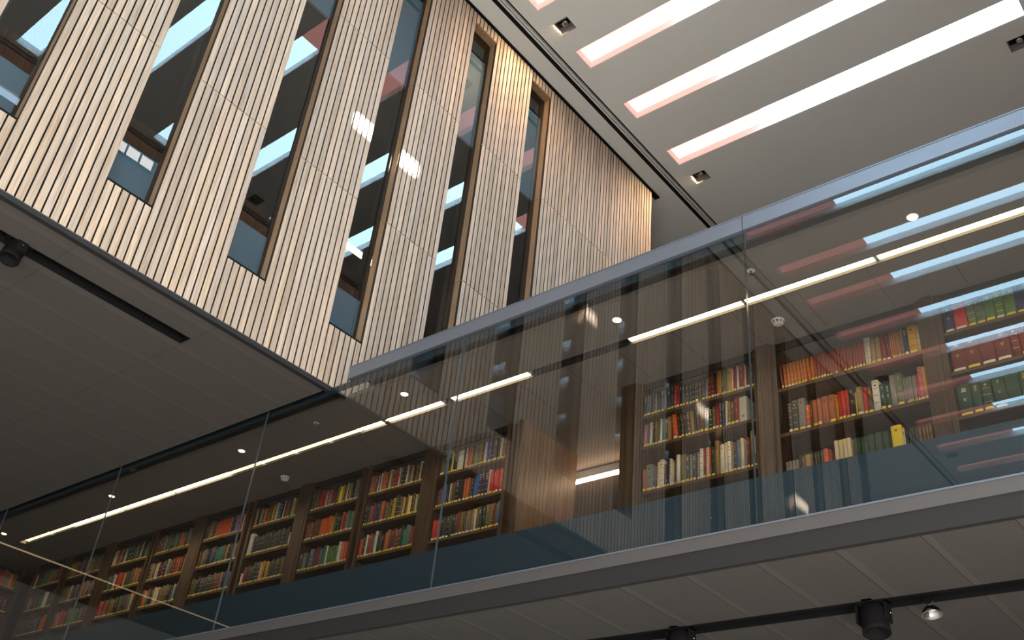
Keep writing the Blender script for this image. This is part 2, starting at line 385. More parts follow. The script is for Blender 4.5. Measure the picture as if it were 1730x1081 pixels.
rf = MB(); rf.box((-7.20, YG + 0.03, ZS + 0.125), (0.6, 7.5, ZS + 0.15), STEEL); struct(rf.build('roof_gallery'))
gf = MB(); gf.box((-16.6, YG + 0.04, 2.44), (0.6, 10.8, 2.62), GREYW); struct(gf.build('floor_gallery'))
wb = MB(); wb.box((-16.6, 7.46, ZB), (-6.17, 7.50, ZS), BROWN); wb.box((-4.72, 7.46, ZB), (0.6, 7.50, ZS), BROWN)
wb.box((-16.7, YG + 0.04, ZB), (-16.62, 7.5, ZS), BROWN)
# passage behind the doorway
wb.box((-6.20, YS + 0.02, ZB), (-6.158, 8.03, ZS), OAKP)
wb.box((-8.5, 8.0, ZB), (-6.2, 8.03, ZS), GREYW); wb.box((-8.6, 8.03, ZB), (-8.5, 10.8, ZS), GREYW); wb.box((-8.6, 10.8, ZB), (-3.4, 10.9, ZS), GREYW)
wb.box((-3.5, 7.5, ZB), (-3.4, 10.8, ZS), GREYW)
struct(wb.build('wall_gallery'))
# lower hall soffit under the gallery
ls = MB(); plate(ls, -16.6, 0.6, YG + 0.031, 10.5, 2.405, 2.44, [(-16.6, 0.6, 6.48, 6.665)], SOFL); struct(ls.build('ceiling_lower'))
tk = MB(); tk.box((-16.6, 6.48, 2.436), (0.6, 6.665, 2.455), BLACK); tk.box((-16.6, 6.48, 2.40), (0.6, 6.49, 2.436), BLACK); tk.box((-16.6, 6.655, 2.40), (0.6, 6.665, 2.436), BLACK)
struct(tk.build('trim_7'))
fa = MB(); fa.box((-16.9, YG - 0.02, 2.54), (0.6, YG + 0.03, ZB), FASC); fa.box((-16.9, YG - 0.026, ZB - 0.008), (0.6, YG + 0.03, ZB + 0.004), RAIL)
fa.box((-16.9, YG - 0.012, 2.403), (0.6, YG + 0.03, 2.54), STEEL)
struct(fa.build('trim_8'))
# top rail, two lengths
for x0, x1, lab in ((-7.215, -2.812, 'blue-grey metal rail capping the glass where it passes before the oak wall'), (-2.806, 0.6, 'blue-grey metal rail capping the glass before the grey ceiling')):
    t = thing('top_rail', lab, 'rail', ((x0 + x1) / 2, YG, ZS), 'top rails of the gallery glass'); hl = (x1 - x0) / 2
    MB().box((-hl, -0.02, 0.012), (hl, 0.03, 0.145), RAIL).build('fascia', t)
    MB().box((-hl, -0.024, 0.145), (hl, 0.034, 0.155), CHROME if False else RAIL).build('cap', t)
# glass panes
pl = ['beside the green volumes', 'before the doorway and wide bay', 'before the bay beside the doorway', 'below the soffit corner', 'below the middle of the dark soffit', 'at the far corner of the gallery']
for i in range(6):
    x1, x0 = TR[i] - 0.003, TR[i + 1] + 0.003
    if i == 0: x1 = 0.6
    t = thing('glass_panel', 'tall clear glass gallery panel with blue bands, ' + pl[i], 'glass panel', ((x0 + x1) / 2, YG, ZB), 'gallery glass panels'); hl = (x1 - x0) / 2
    g = MB(); H = ZS - ZB
    g.box((-hl, 0, 0.005), (hl, 0.016, H - 0.001), GLASS, skip=('+x', '-x'))
    g.quad([(-hl, 0, 0.005), (-hl, 0, H), (-hl, 0.016, H), (-hl, 0.016, 0.005)], GEDGE); g.quad([(hl, 0, 0.005), (hl, 0.016, 0.005), (hl, 0.016, H), (hl, 0, H)], GEDGE)
    g.build('pane', t)
    MB().box((-hl, 0.017, 0.005), (hl, 0.024, 2.98 - ZB), BLUE).build('painted_band', t)
    MB().box((-hl, 0.017, H - 0.075), (hl, 0.024, H - 0.001), BLUE).build('painted_band', t)

# strip lights: bright and dim lengths as in the recess
def xs_strip(segs, start_label):
    for (x0, x1, bright, lab) in segs:
        t = thing('strip_light', lab, 'light', ((x0 + x1) / 2, 6.402, ZS + 0.030), 'gallery ceiling strip lights'); hl = (x1 - x0) / 2
        MB().box((-hl + 0.012, -0.042, 0), (hl - 0.012, 0.042, 0.012), STRIPM if bright else STRIPD).build('diffuser', t)
        for a_, b_ in ((-hl, -hl + 0.011), (hl - 0.011, hl)): MB().box((a_, -0.043, 0.0), (b_, 0.043, 0.05), WHITEP if bright else STRIPM).build('end_cap', t)
        MB().box((-hl + 0.012, -0.043, 0.012), (hl - 0.012, 0.043, 0.05), WHITEP).build('housing', t)
xs_strip([(-15.16, -14.5, 0, 'dim end length of the strip light at the far corner of the gallery'), (-14.49, -13.88, 0, 'second dim length of strip light from the gallery corner'),
          (-13.87, -12.6, 1, 'bright strip light over the corner bookcases'), (-12.59, -11.43, 1, 'bright strip light between the far and second downlights'), (-11.42, -10.26, 1, 'bright strip light over the black uniform volumes'),
          (-10.25, -9.65, 0, 'dim strip length nearest the ceiling smoke detector'), (-9.64, -9.05, 0, 'dim strip length just past the smoke detector'), (-9.04, -8.46, 0, 'dim strip length beside the sprinkler head'),
          (-8.45, -7.95, 0, 'short dim strip length before the long bright run'), (-7.92, -6.70, 1, 'long bright strip light below the soffit corner'), (-6.58, -5.56, 1, 'bright strip light ending short of the doorway'),
          (-4.42, -3.27, 1, 'bright strip light over the wide bay by the doorway'), (-3.26, -2.13, 1, 'bright strip light crossing the glass joint'), (-2.12, -0.95, 1, 'bright strip light over the orange series'), (-0.94, 0.25, 1, 'bright strip light past the green volumes')], '')
DLX = [(-1.704, 'over the green and orange volumes'), (-4.30, 'beside the gap in the strip light'), (-6.90, 'below the soffit corner'), (-9.55, 'near the smoke detector'), (-12.28, 'by the dim strip lengths near the corner'), (-15.145, 'in the far gallery corner')]
for x, lab in DLX:
    t = thing('downlight', 'small round glowing ceiling downlight ' + lab, 'downlight', (x, 6.05, ZS), 'gallery downlights')
    MB().lathe([(-0.004, 0.045), (0.002, 0.045)], (0, 0, 0), (0, 0, -1), WHITEP, 24).build('trim_ring', t)
    MB().lathe([(0.0022, 0.036), (0.005, 0.034)], (0, 0, 0), (0, 0, -1), DOWNM, 24).build('lens', t)
for x, y, lab in ((-9.637, 6.79, 'round white smoke detector on the gallery ceiling near the black uniform volumes'), (-3.13, 6.757, 'round white smoke detector on the gallery ceiling above the orange series')):
    t = thing('smoke_detector', lab, 'smoke detector', (x, y, ZS), 'gallery smoke detectors')
    MB().lathe([(0, 0.055), (0.018, 0.055)], (0, 0, 0), (0, 0, -1), WHITEP, 28).build('base', t)
    h = MB(); h.lathe([(0.018, 0.048), (0.028, 0.05), (0.040, 0.046), (0.048, 0.03), (0.05, 0.012)], (0, 0, 0), (0, 0, -1), WHITEP, 28); h.build('sensor_head', t)
    v = MB()
    for k_ in range(10):
        a = 2 * math.pi * k_ / 10; c_, s_ = math.cos(a), math.sin(a)
        v.lathe([(0, 0.007), (0.004, 0.007)], (0.0475 * c_, 0.0475 * s_, -0.033), (c_, s_, 0), BLACK, 8)
    v.build('vent_slot', t)
for x, lab in ((-8.211, 'small brass sprinkler head in the gallery ceiling beside the dim strip lights'), (-2.992, 'small brass sprinkler head in the gallery ceiling near the glass joint')):
    t = thing('sprinkler_head', lab, 'sprinkler', (x, 6.02, ZS), 'gallery sprinklers')
    MB().lathe([(0, 0.032), (0.004, 0.03)], (0, 0, 0), (0, 0, -1), WHITEP, 20).build('escutcheon', t)
    MB().lathe([(0.004, 0.008), (0.03, 0.006), (0.032, 0.017), (0.035, 0.017)], (0, 0, 0), (0, 0, -1), mat('brass', (0.6, 0.42, 0.12), 0.3, 1.0), 16).build('nozzle', t)
# tube lamp in the passage
t = thing('tube_lamp', 'glowing warm tube lamp in the passage behind the wood-lined doorway', 'lamp', (-6.0, 8.38, 4.9))
for a, b in ((-1.5, 0.02), (0.04, 1.0)):
    MB().tube([(a, 0, 0), (b, 0, 0)], 0.016, TUBEM, 12).build('tube', t)
MB().box((-1.5, -0.02, 0.03), (1.0, 0.02, 0.118), WHITEP).build('housing', t)
# strip in the other gallery, seen mirrored in the glass
t = thing('strip_light', 'thin dim strip light along the soffit of the side gallery, mirrored in the far glass', 'light', (-15.45, 2.8, ZS - 0.034))
MB().box((-0.018, -2.6, -0.012), (0.018, 2.4, 0.0), emis('strip_diffuser_faint', tuple(0.06 * v for v in STRIP), K_STRIP)).build('diffuser', t)

# track lights under the gallery
spot((-2.50, 6.565, 2.425), 'black cylinder spotlight on the track below the gallery, beside the clear lamp', G_SP)
spot((-3.97, 6.565, 2.425), 'black cylinder spotlight on the track below the gallery, further along from the clear lamp', G_SP)
t = thing('halogen_lamp', 'small clear reflector lamp on thin wires hanging from the black track', 'lamp', (-2.13, 6.565, 2.435))
MB().tube([(-0.045, 0, 0.0), (-0.05, -0.01, -0.05), (-0.02, -0.012, -0.085)], 0.003, CHROME, 6).build('wire', t)
MB().tube([(0.03, 0, 0.0), (0.035, -0.008, -0.05), (0.015, -0.012, -0.085)], 0.003, CHROME, 6).build('wire', t)
MB().lathe([(0, 0.014), (0.035, 0.016), (0.04, 0.02)], (0, -0.012, -0.055), (0.15, -0.1, -1), mat('dull_steel', (0.35, 0.35, 0.36), 0.35, 1.0), 14).build('lamp_holder', t)
MB().lathe([(0.04, 0.018), (0.055, 0.038), (0.075, 0.056), (0.10, 0.066), (0.105, 0.068), (0.105, 0.062), (0.08, 0.05), (0.06, 0.02)], (0, -0.012, -0.055), (0.15, -0.1, -1), CHROME, 28, caps=False).build('reflector', t)

# ---------------------------------------------------------------- rest of the hall (bounces the light, seen in reflections)
for nm, a, b, pn in (('window_60', (1.44, -12.0, -1.5), (1.49, 4.5, 3.0), 14),):  # added glowing panel behind the camera, fill light for the lower hall
    e = bpy.data.objects.new(nm, None); C.objects.link(e); struct(e)
    MB().box(a, b, DAYM).build('glow_pane', e)
    f = MB(); ax = 0 if b[0] - a[0] > 1 else 1
    for q in range(pn + 1):
        p0 = list(a); p1 = list(b); w_ = a[ax] + (b[ax] - a[ax]) * q / pn; p0[ax] = w_ - 0.03; p1[ax] = w_ + 0.03
        if ax == 0: p1[1] = b[1] + 0.04
        else: p0[0] = a[0] - 0.04
        f.box(p0, p1, FRAME)
    f.build('mullion', e)
hb = MB(); hb.box((-17.2, -15.2, -1.7), (2, 15, -1.6), FLOORM); struct(hb.build('floor'))
hw_ = MB(); hw_.box((-17.2, -15.2, -1.6), (2, -15, 16), GREYW); struct(hw_.build('wall_rear'))
he = MB(); he.box((-17.2, 14.8, -1.6), (2, 15, 16), GREYW); he.box((-16.6, 10.5, -1.6), (0.6, 10.6, 2.44), GREYW); struct(he.build('wall_end'))
hl_ = MB(); hl_.box((-17.3, -15.2, -1.6), (-17.05, 15, ZC + 0.4), GREYW); struct(hl_.build('wall_far'))
# facade opposite with clerestory windows letting the sun in
def sun_y(y): return y + 1.9
cw = [(sun_y(5.10), sun_y(6.15), 8.36, 8.55), (sun_y(1.10), sun_y(2.15), 8.35, 8.55), (sun_y(-2.62), sun_y(-1.78), 8.32, 8.54), (sun_y(-5.85), sun_y(-5.05), 8.08, 8.30)]
fc = MB(); ys = [-15.0]; X1 = 1.5
cur = -15.0
for (a, b, z0, z1) in sorted(cw):
    z0 += 4.69; z1 += 4.69
    fc.box((X1, cur, -1.6), (X1 + 0.05, a, 16), STONE); fc.box((X1, a, -1.6), (X1 + 0.05, b, z0), STONE); fc.box((X1, a, z1), (X1 + 0.05, b, 16), STONE)
    
    cur = b
fc.box((X1, cur, -1.6), (X1 + 0.05, 14.8, 16), STONE); struct(fc.build('wall_right'))
e = bpy.data.objects.new('window_61', None); C.objects.link(e); e.location = (X1 - 0.03, 5.2, 13.5); struct(e)
MB().box((0.012, 0, 0), (0.025, 1.6, 0.26), DAYM).build('glow_pane', e)
f = MB()
for q in range(6): f.box((-0.01, 1.6 * q / 5 - 0.02, 0), (0.011, 1.6 * q / 5 + 0.02, 0.26), FRAME)
f.box((-0.012, -0.02, -0.04), (0.025, 1.62, 0), FRAME); f.box((-0.012, -0.02, 0.26), (0.025, 1.62, 0.30), FRAME); f.build('mullion', e)
e = bpy.data.objects.new('window_62', None); C.objects.link(e); e.location = (0.2, 0, 15.98); struct(e)  # added glowing panel under the void roof to brighten the facade
MB().box((-0.5, -14, 0), (0.9, 14, 0.015), VOIDM).build('glow_pane', e)
# ---------------------------------------------------------------- bookcases and books
CW = {'n': ('navy', (0.022, 0.030, 0.095)), 'r': ('red', (0.50, 0.035, 0.030)), 'R': ('deep red', (0.26, 0.022, 0.026)), 'M': ('russet', (0.30, 0.075, 0.045)), 'm': ('maroon', (0.165, 0.030, 0.026)), 'o': ('orange', (0.55, 0.165, 0.045)),
      'O': ('red-orange', (0.62, 0.10, 0.03)), 't': ('terracotta', (0.40, 0.125, 0.065)), 'g': ('green', (0.085, 0.18, 0.035)), 'G': ('dark green', (0.022, 0.060, 0.038)), 'l': ('sage green', (0.13, 0.17, 0.095)),
      'e': ('teal', (0.03, 0.20, 0.17)), 'c': ('cream', (0.62, 0.53, 0.36)), 'w': ('white', (0.72, 0.68, 0.60)), 'y': ('yellow', (0.75, 0.58, 0.03)), 'a': ('golden', (0.55, 0.29, 0.04)),
      'T': ('tan', (0.32, 0.20, 0.085)), 'b': ('brown', (0.11, 0.058, 0.032)), 'k': ('black', (0.018, 0.018, 0.019)), 'd': ('charcoal', (0.055, 0.057, 0.060)), 's': ('grey', (0.22, 0.225, 0.22)),
      'B': ('blue', (0.03, 0.16, 0.50)), 'p': ('purple', (0.075, 0.040, 0.110)), 'P': ('pink', (0.48, 0.17, 0.20)), 'u': ('slate blue', (0.10, 0.13, 0.20)), 'v': ('olive', (0.16, 0.13, 0.045))}
BM = {k_: mat('cloth_' + v[0].replace(' ', '_').replace('-', '_'), v[1], 0.55, 0, 0.4) for k_, v in CW.items()}
GOLD = mat('gilt_lettering', (0.62, 0.45, 0.16), 0.4, 0.3); INK = mat('ink_lettering', (0.02, 0.018, 0.017), 0.6); PALE = mat('white_lettering', (0.75, 0.72, 0.66), 0.6)
PAGES = mat('page_edges', (0.62, 0.55, 0.42), 0.9)
STKY = mat('yellow_shelf_label', (0.80, 0.60, 0.06), 0.6); STKW = mat('pale_shelf_label', (0.78, 0.72, 0.55), 0.6)
ORD = 'first second third fourth fifth sixth seventh eighth ninth tenth eleventh twelfth thirteenth fourteenth fifteenth sixteenth seventeenth eighteenth nineteenth'.split()
TENS = ['', '', 'twent', 'thirt', 'fort', 'fift']
def ordw(n_):
    if n_ < 20: return ORD[n_ - 1]
    q, r_ = divmod(n_, 10)
    return TENS[q] + 'ieth' if r_ == 0 else TENS[q] + 'y-' + ORD[r_ - 1]
def book_cover(mb, w, h, d, mt, deco, rng, x0=0.0, y0=0.0, z0=0.0, simple=False):
    """boards and rounded spine; spine faces -y"""
    hw = w / 2; bow = min(0.35 * w, 0.009); seg = 3 if simple else 6; n_ = len(mb.v); i = mb.mi(mt)
    prof = [(hw * math.sin(a), -bow * (math.cos(a) - math.cos(1.2)) / (1 - math.cos(1.2))) for a in [(-1.2 + 2.4 * q / seg) for q in range(seg + 1)]]
    sx = hw / prof[-1][0]; prof = [(p[0] * sx, p[1]) for p in prof]
    out = [(-hw, d)] + prof + [(hw, d)]
    for z in (0, h):
        for px, py in out: mb.v.append((x0 + px, y0 + py, z0 + z))
    m_ = len(out)
    for q in range(m_ - 1):
        mb.f.append((n_ + q, n_ + q + 1, n_ + m_ + q + 1, n_ + m_ + q)); mb.m.append(i); mb.smooth.append(0 < q < m_ - 2)
    for base, rev in ((0, True), (m_, False)):
        # cap of the spine hollow and the board ends
        idx = [n_ + base + q for q in range(m_)]
        mb.f.append(tuple(reversed(idx)) if rev else tuple(idx)); mb.m.append(i); mb.smooth.append(False)
    def band(za, zb, mtb, frac=0.86, off=0.0006):
        pts = [(p[0] * frac, p[1] - off) for p in prof]; k0 = len(mb.v); j = mb.mi(mtb)
        for z in (za, zb):
            for px, py in pts: mb.v.append((x0 + px, y0 + py, z0 + z))
        L_ = len(pts)
        for q in range(L_ - 1):
            mb.f.append((k0 + q, k0 + q + 1, k0 + L_ + q + 1, k0 + L_ + q)); mb.m.append(j); mb.smooth.append(True)
    if deco is not None:
        st = rng.random()
        if w < 0.024:                      # lettering running along a thin spine
            z = h * 0.40
            while z < h * 0.86:
                l_ = rng.uniform(0.010, 0.03); band(z, z + l_, deco, 0.42); z += l_ + rng.uniform(0.005, 0.012)
        elif st < 0.6:
            z = h * 0.86
            for _ in range(rng.choice((2, 3, 4))):
                band(z, z + 0.0065, deco, rng.uniform(0.45, 0.8)); z -= 0.0125
            if rng.random() < 0.6: band(h * 0.52, h * 0.52 + 0.007, deco, 0.5); band(h * 0.47, h * 0.47 + 0.006, deco, 0.4)
        else:
            for fz in (0.93, 0.72, 0.50, 0.26): band(h * fz, h * fz + 0.004, deco, 0.95)
            band(h * 0.80, h * 0.80 + 0.016, deco, 0.6)
def label_patch(w, h0, h1, mt):
    mb = MB(); hw = w / 2 * 0.80; bow = min(0.35 * w, 0.009) + 0.0012
    n_ = 4; pts = [(-hw + 2 * hw * q / n_, -bow * (1 - 0.55 * ((2 * q / n_ - 1) ** 2))) for q in range(n_ + 1)]
    for z in (h0, h1):
        for p in pts: mb.v.append((p[0], p[1], z))
    for p in pts: mb.v.append((p[0], p[1] + 0.0016, h1))
    j = mb.mi(mt)
    for q in range(n_):
        mb.f.append((q, q + 1, n_ + 2 + q, n_ + 1 + q)); mb.m.append(j); mb.smooth.append(True)
    return mb
def deco_for(c, rng):
    if c in 'cwyPsa': return rng.choice((INK, INK, None, BM['R']))
    if c in 'kdnGpub': return rng.choice((GOLD, GOLD, PALE, None))
    return rng.choice((GOLD, GOLD, GOLD, INK, None))
def parse(s):
    out = []
    for tkn in s.split():
        rep = 1
        if '*' in tkn: tkn, rep = tkn.split('*'); rep = int(rep)
        if tkn[0] == '_': out += [('_', float(tkn[1:]) / 1000, 0)] * rep; continue
        c = tkn[0]; r_ = tkn[1:]; h = None
        if '/' in r_: r_, h = r_.split('/'); h = float(h) / 1000
        out += [(c, float(r_) / 1000, h)] * rep
    return out
DEPTH0 = YS + 0.022
def shelf_row(spec, x0, x1, z, rowname, bayname, group, seed, from_end=False, lean=None, hbase=0.235, label_kind=None):
    rng = random.Random(seed); prev = None; items = parse(spec); tot = sum(i[1] for i in items); k_ = (x1 - x0) / tot
    x = x0; made = []
    total = sum(1 for i in items if i[0] != '_'); cnt = 0
    for c, w, h in items:
        w *= k_
        if c == '_': x += w; continue
        cnt += 1; h = h or hbase * rng.uniform(0.93, 1.07); bw = w - 0.0022; d = rng.uniform(0.15, 0.19); xc = x + w / 2; dy = rng.uniform(0, 0.012)
        ordn = cnt if not from_end else total - cnt + 1
        if prev is None or prev[0] != (c, w): prev = ((c, w), deco_for(c, rng), h, rng.randrange(10 ** 6))
        dec = prev[1]; h = prev[2] * rng.uniform(0.995, 1.0)
        cname = CW[c][0]; words_ = cname + (' gilt' if dec is GOLD else ' plain' if dec is None else ' lettered') + (' slim' if bw < 0.022 else ' thick' if bw > 0.06 else '') + ' book'
        t = thing('book', f'{words_}, {ordw(ordn)} from the doorway, {rowname} shelf, {bayname}', 'book', (xc, DEPTH0 + dy, z + 0.001), group)
        lo = lean(cnt) if lean else 0.0
        if lo: t.rotation_euler = (0, lo, 0); t.location.z += abs(math.sin(lo)) * bw / 2
        mb = MB(); book_cover(mb, bw, h, d, BM[c], dec, random.Random(prev[3])); mb.build('cover', t)
        MB().box((-bw / 2 + 0.002, 0.012, h), (bw / 2 - 0.002, d - 0.004, h + 0.0008), PAGES).build('page_block', t)
        st = label_kind or (STKY if rng.random() < 0.72 else STKW)
        if rng.random() < 0.93: label_patch(bw, 0.008, 0.008 + rng.uniform(0.017, 0.024), st).build('spine_label', t)
        x += w
        made.append(t)
    return made

def bookcase(x0, x1, shelves, label, group, back=True):
    """x0..x1 = clear opening"""
    sp = 0.045
    t = thing('bookcase', label, 'bookcase', ((x0 + x1) / 2, YS, ZB), group); hw = (x1 - x0) / 2
    for s_ in (-1, 1): MB().box((s_ * hw, 0, 0), (s_ * (hw + sp), 0.385, ZS - ZB - 0.006), DARKOAK).build('side_panel', t)
    MB().box((-hw, 0.352, 0), (hw, 0.385, ZS - ZB - 0.006), BROWN).build('back_panel', t)
    for z in shelves:
        MB().box((-hw + 0.001, 0.006, z - ZB - 0.030), (hw - 0.001, 0.351, z - ZB), DARKOAKX).build('shelf', t)
    MB().box((-hw, 0.020, ZS - ZB - 0.075), (hw, 0.04, ZS - ZB - 0.006), BROWN).build('header', t)  # near-black header, shade below the ceiling put into its colour
    return t
ROWS = (4.636, 4.262, 3.888)
BAYS = [(-7.307, -6.359, 'A'), (-8.402, -7.542, 'B'), (-9.417, -8.560, 'C'), (-10.511, -9.654, 'D'), (-11.538, -10.681, 'E'), (-12.655, -11.801, 'F'), (-13.73, -12.801, 'G'), (-14.916, -13.99, 'H'), (-15.95, -15.108, 'I')]
BL = {'A': 'dark oak bookcase beside the lit doorway, with red volumes ending its middle shelf', 'B': 'dark oak bookcase with a tall dark green volume, second from the doorway', 'C': 'dark oak bookcase with a run of red-orange volumes, third from the doorway',
      'D': 'dark oak bookcase with black uniform volumes on its middle shelf', 'E': 'dark oak bookcase with red gilt volumes on the top shelf, by the uniform black ones', 'F': 'dark oak bookcase sixth from the doorway towards the dark corner',
      'G': 'dark oak bookcase seventh from the doorway, near the dim strip light', 'H': 'dark oak bookcase eighth from the doorway, deep in shadow', 'I': 'dark oak bookcase wedged in the far gallery corner'}
GB = 'gallery bookcases'
for x0, x1, k_ in BAYS: bookcase(x0, x1, ROWS + (3.514, 3.14), BL[k_], GB)
bookcase(-4.697, -3.535, (4.657, 4.335, 3.888, 3.50, 3.14), 'wide dark oak bookcase between the doorway and the broad pier, under wall reflections', GB)
bookcase(-3.318, -2.085, (4.553, 4.121, 3.665, 3.30), 'dark oak bookcase holding the long orange and maroon series', GB)
bookcase(-1.900, -0.70, (4.650, 4.288, 3.905, 3.52), 'dark oak bookcase holding thick green and maroon volumes', GB)
pr = MB()
for i in (0, 2, 4, 6):
    if i + 1 < len(BAYS):
        a = BAYS[i + 1][1] + 0.046; b = BAYS[i][0] - 0.046
        pr.box((a, YS - 0.005, ZB), (b, YS + 0.38, ZS), DARKOAK)
pr.box((-3.489, YS - 0.03, ZB), (-3.364, YS + 0.38, ZS), DARKOAK); pr.box((-2.039, YS - 0.02, ZB), (-1.946, YS + 0.38, ZS), DARKOAK)
pr.box((-4.91, YS - 0.03, ZB), (-4.743, YS + 0.43, ZS), DARKOAK); pr.box((-6.313, YS + 0.05, ZB), (-6.20, YS + 0.40, ZS), DARKOAK); pr.box((-6.20, YS, ZB), (-6.158, YS + 0.02, ZS), DARKOAK)
struct(pr.build('trim_9'))

GBOOK = 'books on the gallery shelves'
bR2, bR1, bM, bA = 'green volumes bay', 'orange series bay', 'wide bay', 'narrow bay'
RN = ('top', 'middle', 'third')
shelf_row('n64/250 r84/262 l55/240 l58/242 g62/250 g56/248 g70/255 n58/250 g74/250 g66/246 c21/250*6 T40/255 b45/250 g60', -1.892, -0.80, 4.650, 'top', bR2, GBOOK, 1)
shelf_row('m86/275*2 m88/275 m90/272 m52/265 R36/260 G60/262 G88/268 c44/275 k50 G70 m70 b60', -1.888, -0.78, 4.288, 'middle', bR2, GBOOK, 2)
shelf_row('G76/262 G52/258 G56/260 G72/262 G74/264 G50/266 G56/264 s28/262 b70/262 b62/260 v70 b70 G70', -1.886, -0.80, 3.905, 'third', bR2, GBOOK, 3)
def lean_r1(n_): return -0.10 if n_ <= 1 else (-0.05 if n_ <= 9 else 0.0)
shelf_row('_28 M22/245 o32/240*9 M27/248*17 c22/275 w30/272 T46/240*2 R40/262 m36/258 t18/252*5 v28/268 n38/262 a74/266 c28/250', -3.312, -2.09, 4.553, 'top', bR1, GBOOK, 4, lean=lean_r1)
shelf_row('_50 d42/285 d58/300 s66/300 O48/220 b22/250 t44/248 t44/256 t58/256 t64/258 a26/246 r34/262*3 k52/270 y14/220 T58/260 r34/245 b50/250 w62/282 G48/235 G42/225 s52/290 l62/292 s18/235*6 r20/240 P40/300 a28/290', -3.300, -2.09, 4.121, 'middle', bR1, GBOOK, 5)
shelf_row('s30/200*4 k28/232 b30/222 T55/225 d28/230*4 O40/236 R28/225 _30 c36/286*4 _20 G60/272*4 G50/270 _24 y88/300 w22/262 k30/265 d26/250*3 b28/248*4', -3.300, -2.10, 3.665, 'third', bR1, GBOOK, 6)
shelf_row('d40 u45 d38 s34 d42 u40 s30 d44 d36 r32/248 R30/246 k34 d36*3 k36 d40 b34 d36 s26 R38/240 m36/238 k26 O24/255 a24/258 b22 v26/250 e14/275 a46/260 c22 R34/262 w24/255 R58/268 c20 b40/265 n40/262', -4.690, -3.545, 4.657, 'top', bM, GBOOK, 7)
shelf_row('P34/238 u30/240 c24/245 k26 v28 b26 w20/250 e30/248 b24 T32/252 _28 O44/258 k34/250 k30/248 k32/250 b30/254 T36/256 k26/250 d24/252 b34/256 s40 G36 v30 R36/258 d26/250 n28 c22/255 v30 b34 R42/262', -4.688, -3.70, 4.335, 'middle', bM, GBOOK, 8, lean=lambda q: -0.09 if 11 <= q <= 18 else 0.0)
MB_ = MB()
t = thing('box_file', 'pale grey box file closing the middle shelf of the wide bay', 'box file', (-3.66, DEPTH0, 4.336)); MB().box((-0.035, 0, 0), (0.035, 0.26, 0.25), mat('grey_card', (0.45, 0.43, 0.39), 0.8)).build('case', t)
MB().lathe([(0, 0.011), (0.002, 0.011)], (0, 0, 0.06), (0, -1, 0), CHROME, 14).build('finger_ring', t)
shelf_row('t36/225 s74/262 u24/235 b22/230 c26/262 w46/275 b24 n28/265 w24/270 c24/245 d24 w42/288 v56/280 d40/270 s26/258 d40/260 s34/262 w36/290 R24/285 c30/288 r22/284 G38/285 T44/330 w46/286 c30/292 w34/295 T24/285 n30/280 u36/290 c34/295 s26/270 m32/285 l40/345 b26/300', -4.686, -3.545, 3.888, 'third', bM, GBOOK, 9)
shelf_row('v60/236 u30/236 p28/228 k24 y24/245 k30/240 G24/242 w20/240*4 k20 c24/245 O28/246 t30/250 v34/248 T30/246 l34/252 v30/250 m26/254 c26/250 B26/262 d40/255 p38/252 d34/258 k30 c26/250 b30/252 T30/250', -7.300, -6.365, 4.636, 'top', bA, GBOOK, 10, from_end=True)
shelf_row('k24/215 R26/218 B34/235 u34/240 n28/240 w20/246 v26/240 b30/245 k44/262 k38/258 _6 t32/250 O34/256 b26/240 k28/236 B24/250 B26/252 p36/262 n32/268 p38/268 c18/285 r36/262 r34/260 r36/262 r44/268', -7.298, -6.368, 4.262, 'middle', bA, GBOOK, 11, from_end=True)
shelf_row('r32/230*2 r28/232 k36/240 G32/242 k34/245 d32/250 k34/248 d26/245 R26/262 v38/250 b32/248 s28/246 v30/245 T28/255 w22/250 v34/260 d34/258 G36/262 v40/262 s30/258 m30/262 v28/250 B26/270', -7.296, -6.370, 3.888, 'third', bA, GBOOK, 12, from_end=True)

# the far bays: the hundreds of books beyond, too small to single out
far = MB(); rng = random.Random(99)
PAL = 'kkkddGGvvbbbTTmmRRrrOntunpuacccwsleg'
RUNS = {('C', 1): 'R42 v44 R40 b36 b30 b34 O34*5 a36 v28 k30 G30 k28 O24 b28 r24 s26 e30 l36 u34', ('C', 0): 'b30 G30 s22 b24 R56 R50 c24 v24 P40 d26 R36 G28 v26 y44 a24 k22 v24 w14 v26 T28 b26 k24 e28 v24 T36',
        ('C', 2): 'd50 s30 d40 u50 d26 R36 b26 u36 e38 w14 g34 g30 l32 g34 w40 P30 O34 r40',
        ('D', 1): 'w56/290 _20 d24*20 d30 w50/170', ('D', 0): 'T40/260 k34/262 s30 G34 O30 b26 v28 b30 a26 v24 c20 u28 n26 k28 w16 R32 v26 G38 w14 a26 v24 G32', ('D', 2): 'w40/150 R40 d30*3 G36 d24 b30 c22 a36 k26 a38 d36 d30 d26*4 v30 G34',
        ('E', 0): 'b40 v36 s26 v26 k24 v24 O20*10 a22 n30 n26 u26 P24 k22 b24 R20 w16 m24', ('E', 1): 'b46 T24 v26 u28 k24 n26 u26 p28 G24 e46 e44 v24 G24 a20 n30 d22 b26 c22 b28 O24', ('E', 2): 'b34 v26 G40 k38 d24*8 d28 R42 v26 p24 T24 n26*4 u28 p26',
        ('B', 0): 'T30 O28 b34 w16 n24 w14 t26 O26 t24 b22 c30 v24 R40 R34 w16 v26 k24 n30 c20 u24 v22 a24 k22 v24 b26 c24 p40', ('B', 1): 'k26 G28 u30 r24 b24 p28 n30 p26 T24 O30 b28 v34 l30 k24 a44 G40/280 d34 v30 c22 m26 v24 y22 w20 G30 b26 c28 e38', ('B', 2): 'O36 d40 w24 v34 r26 u34 w36/275 G46/270 b30 k30 O26 T32 b30 m34 m30 b30 m28 G34 e30 l34 e28 R30 r34'}
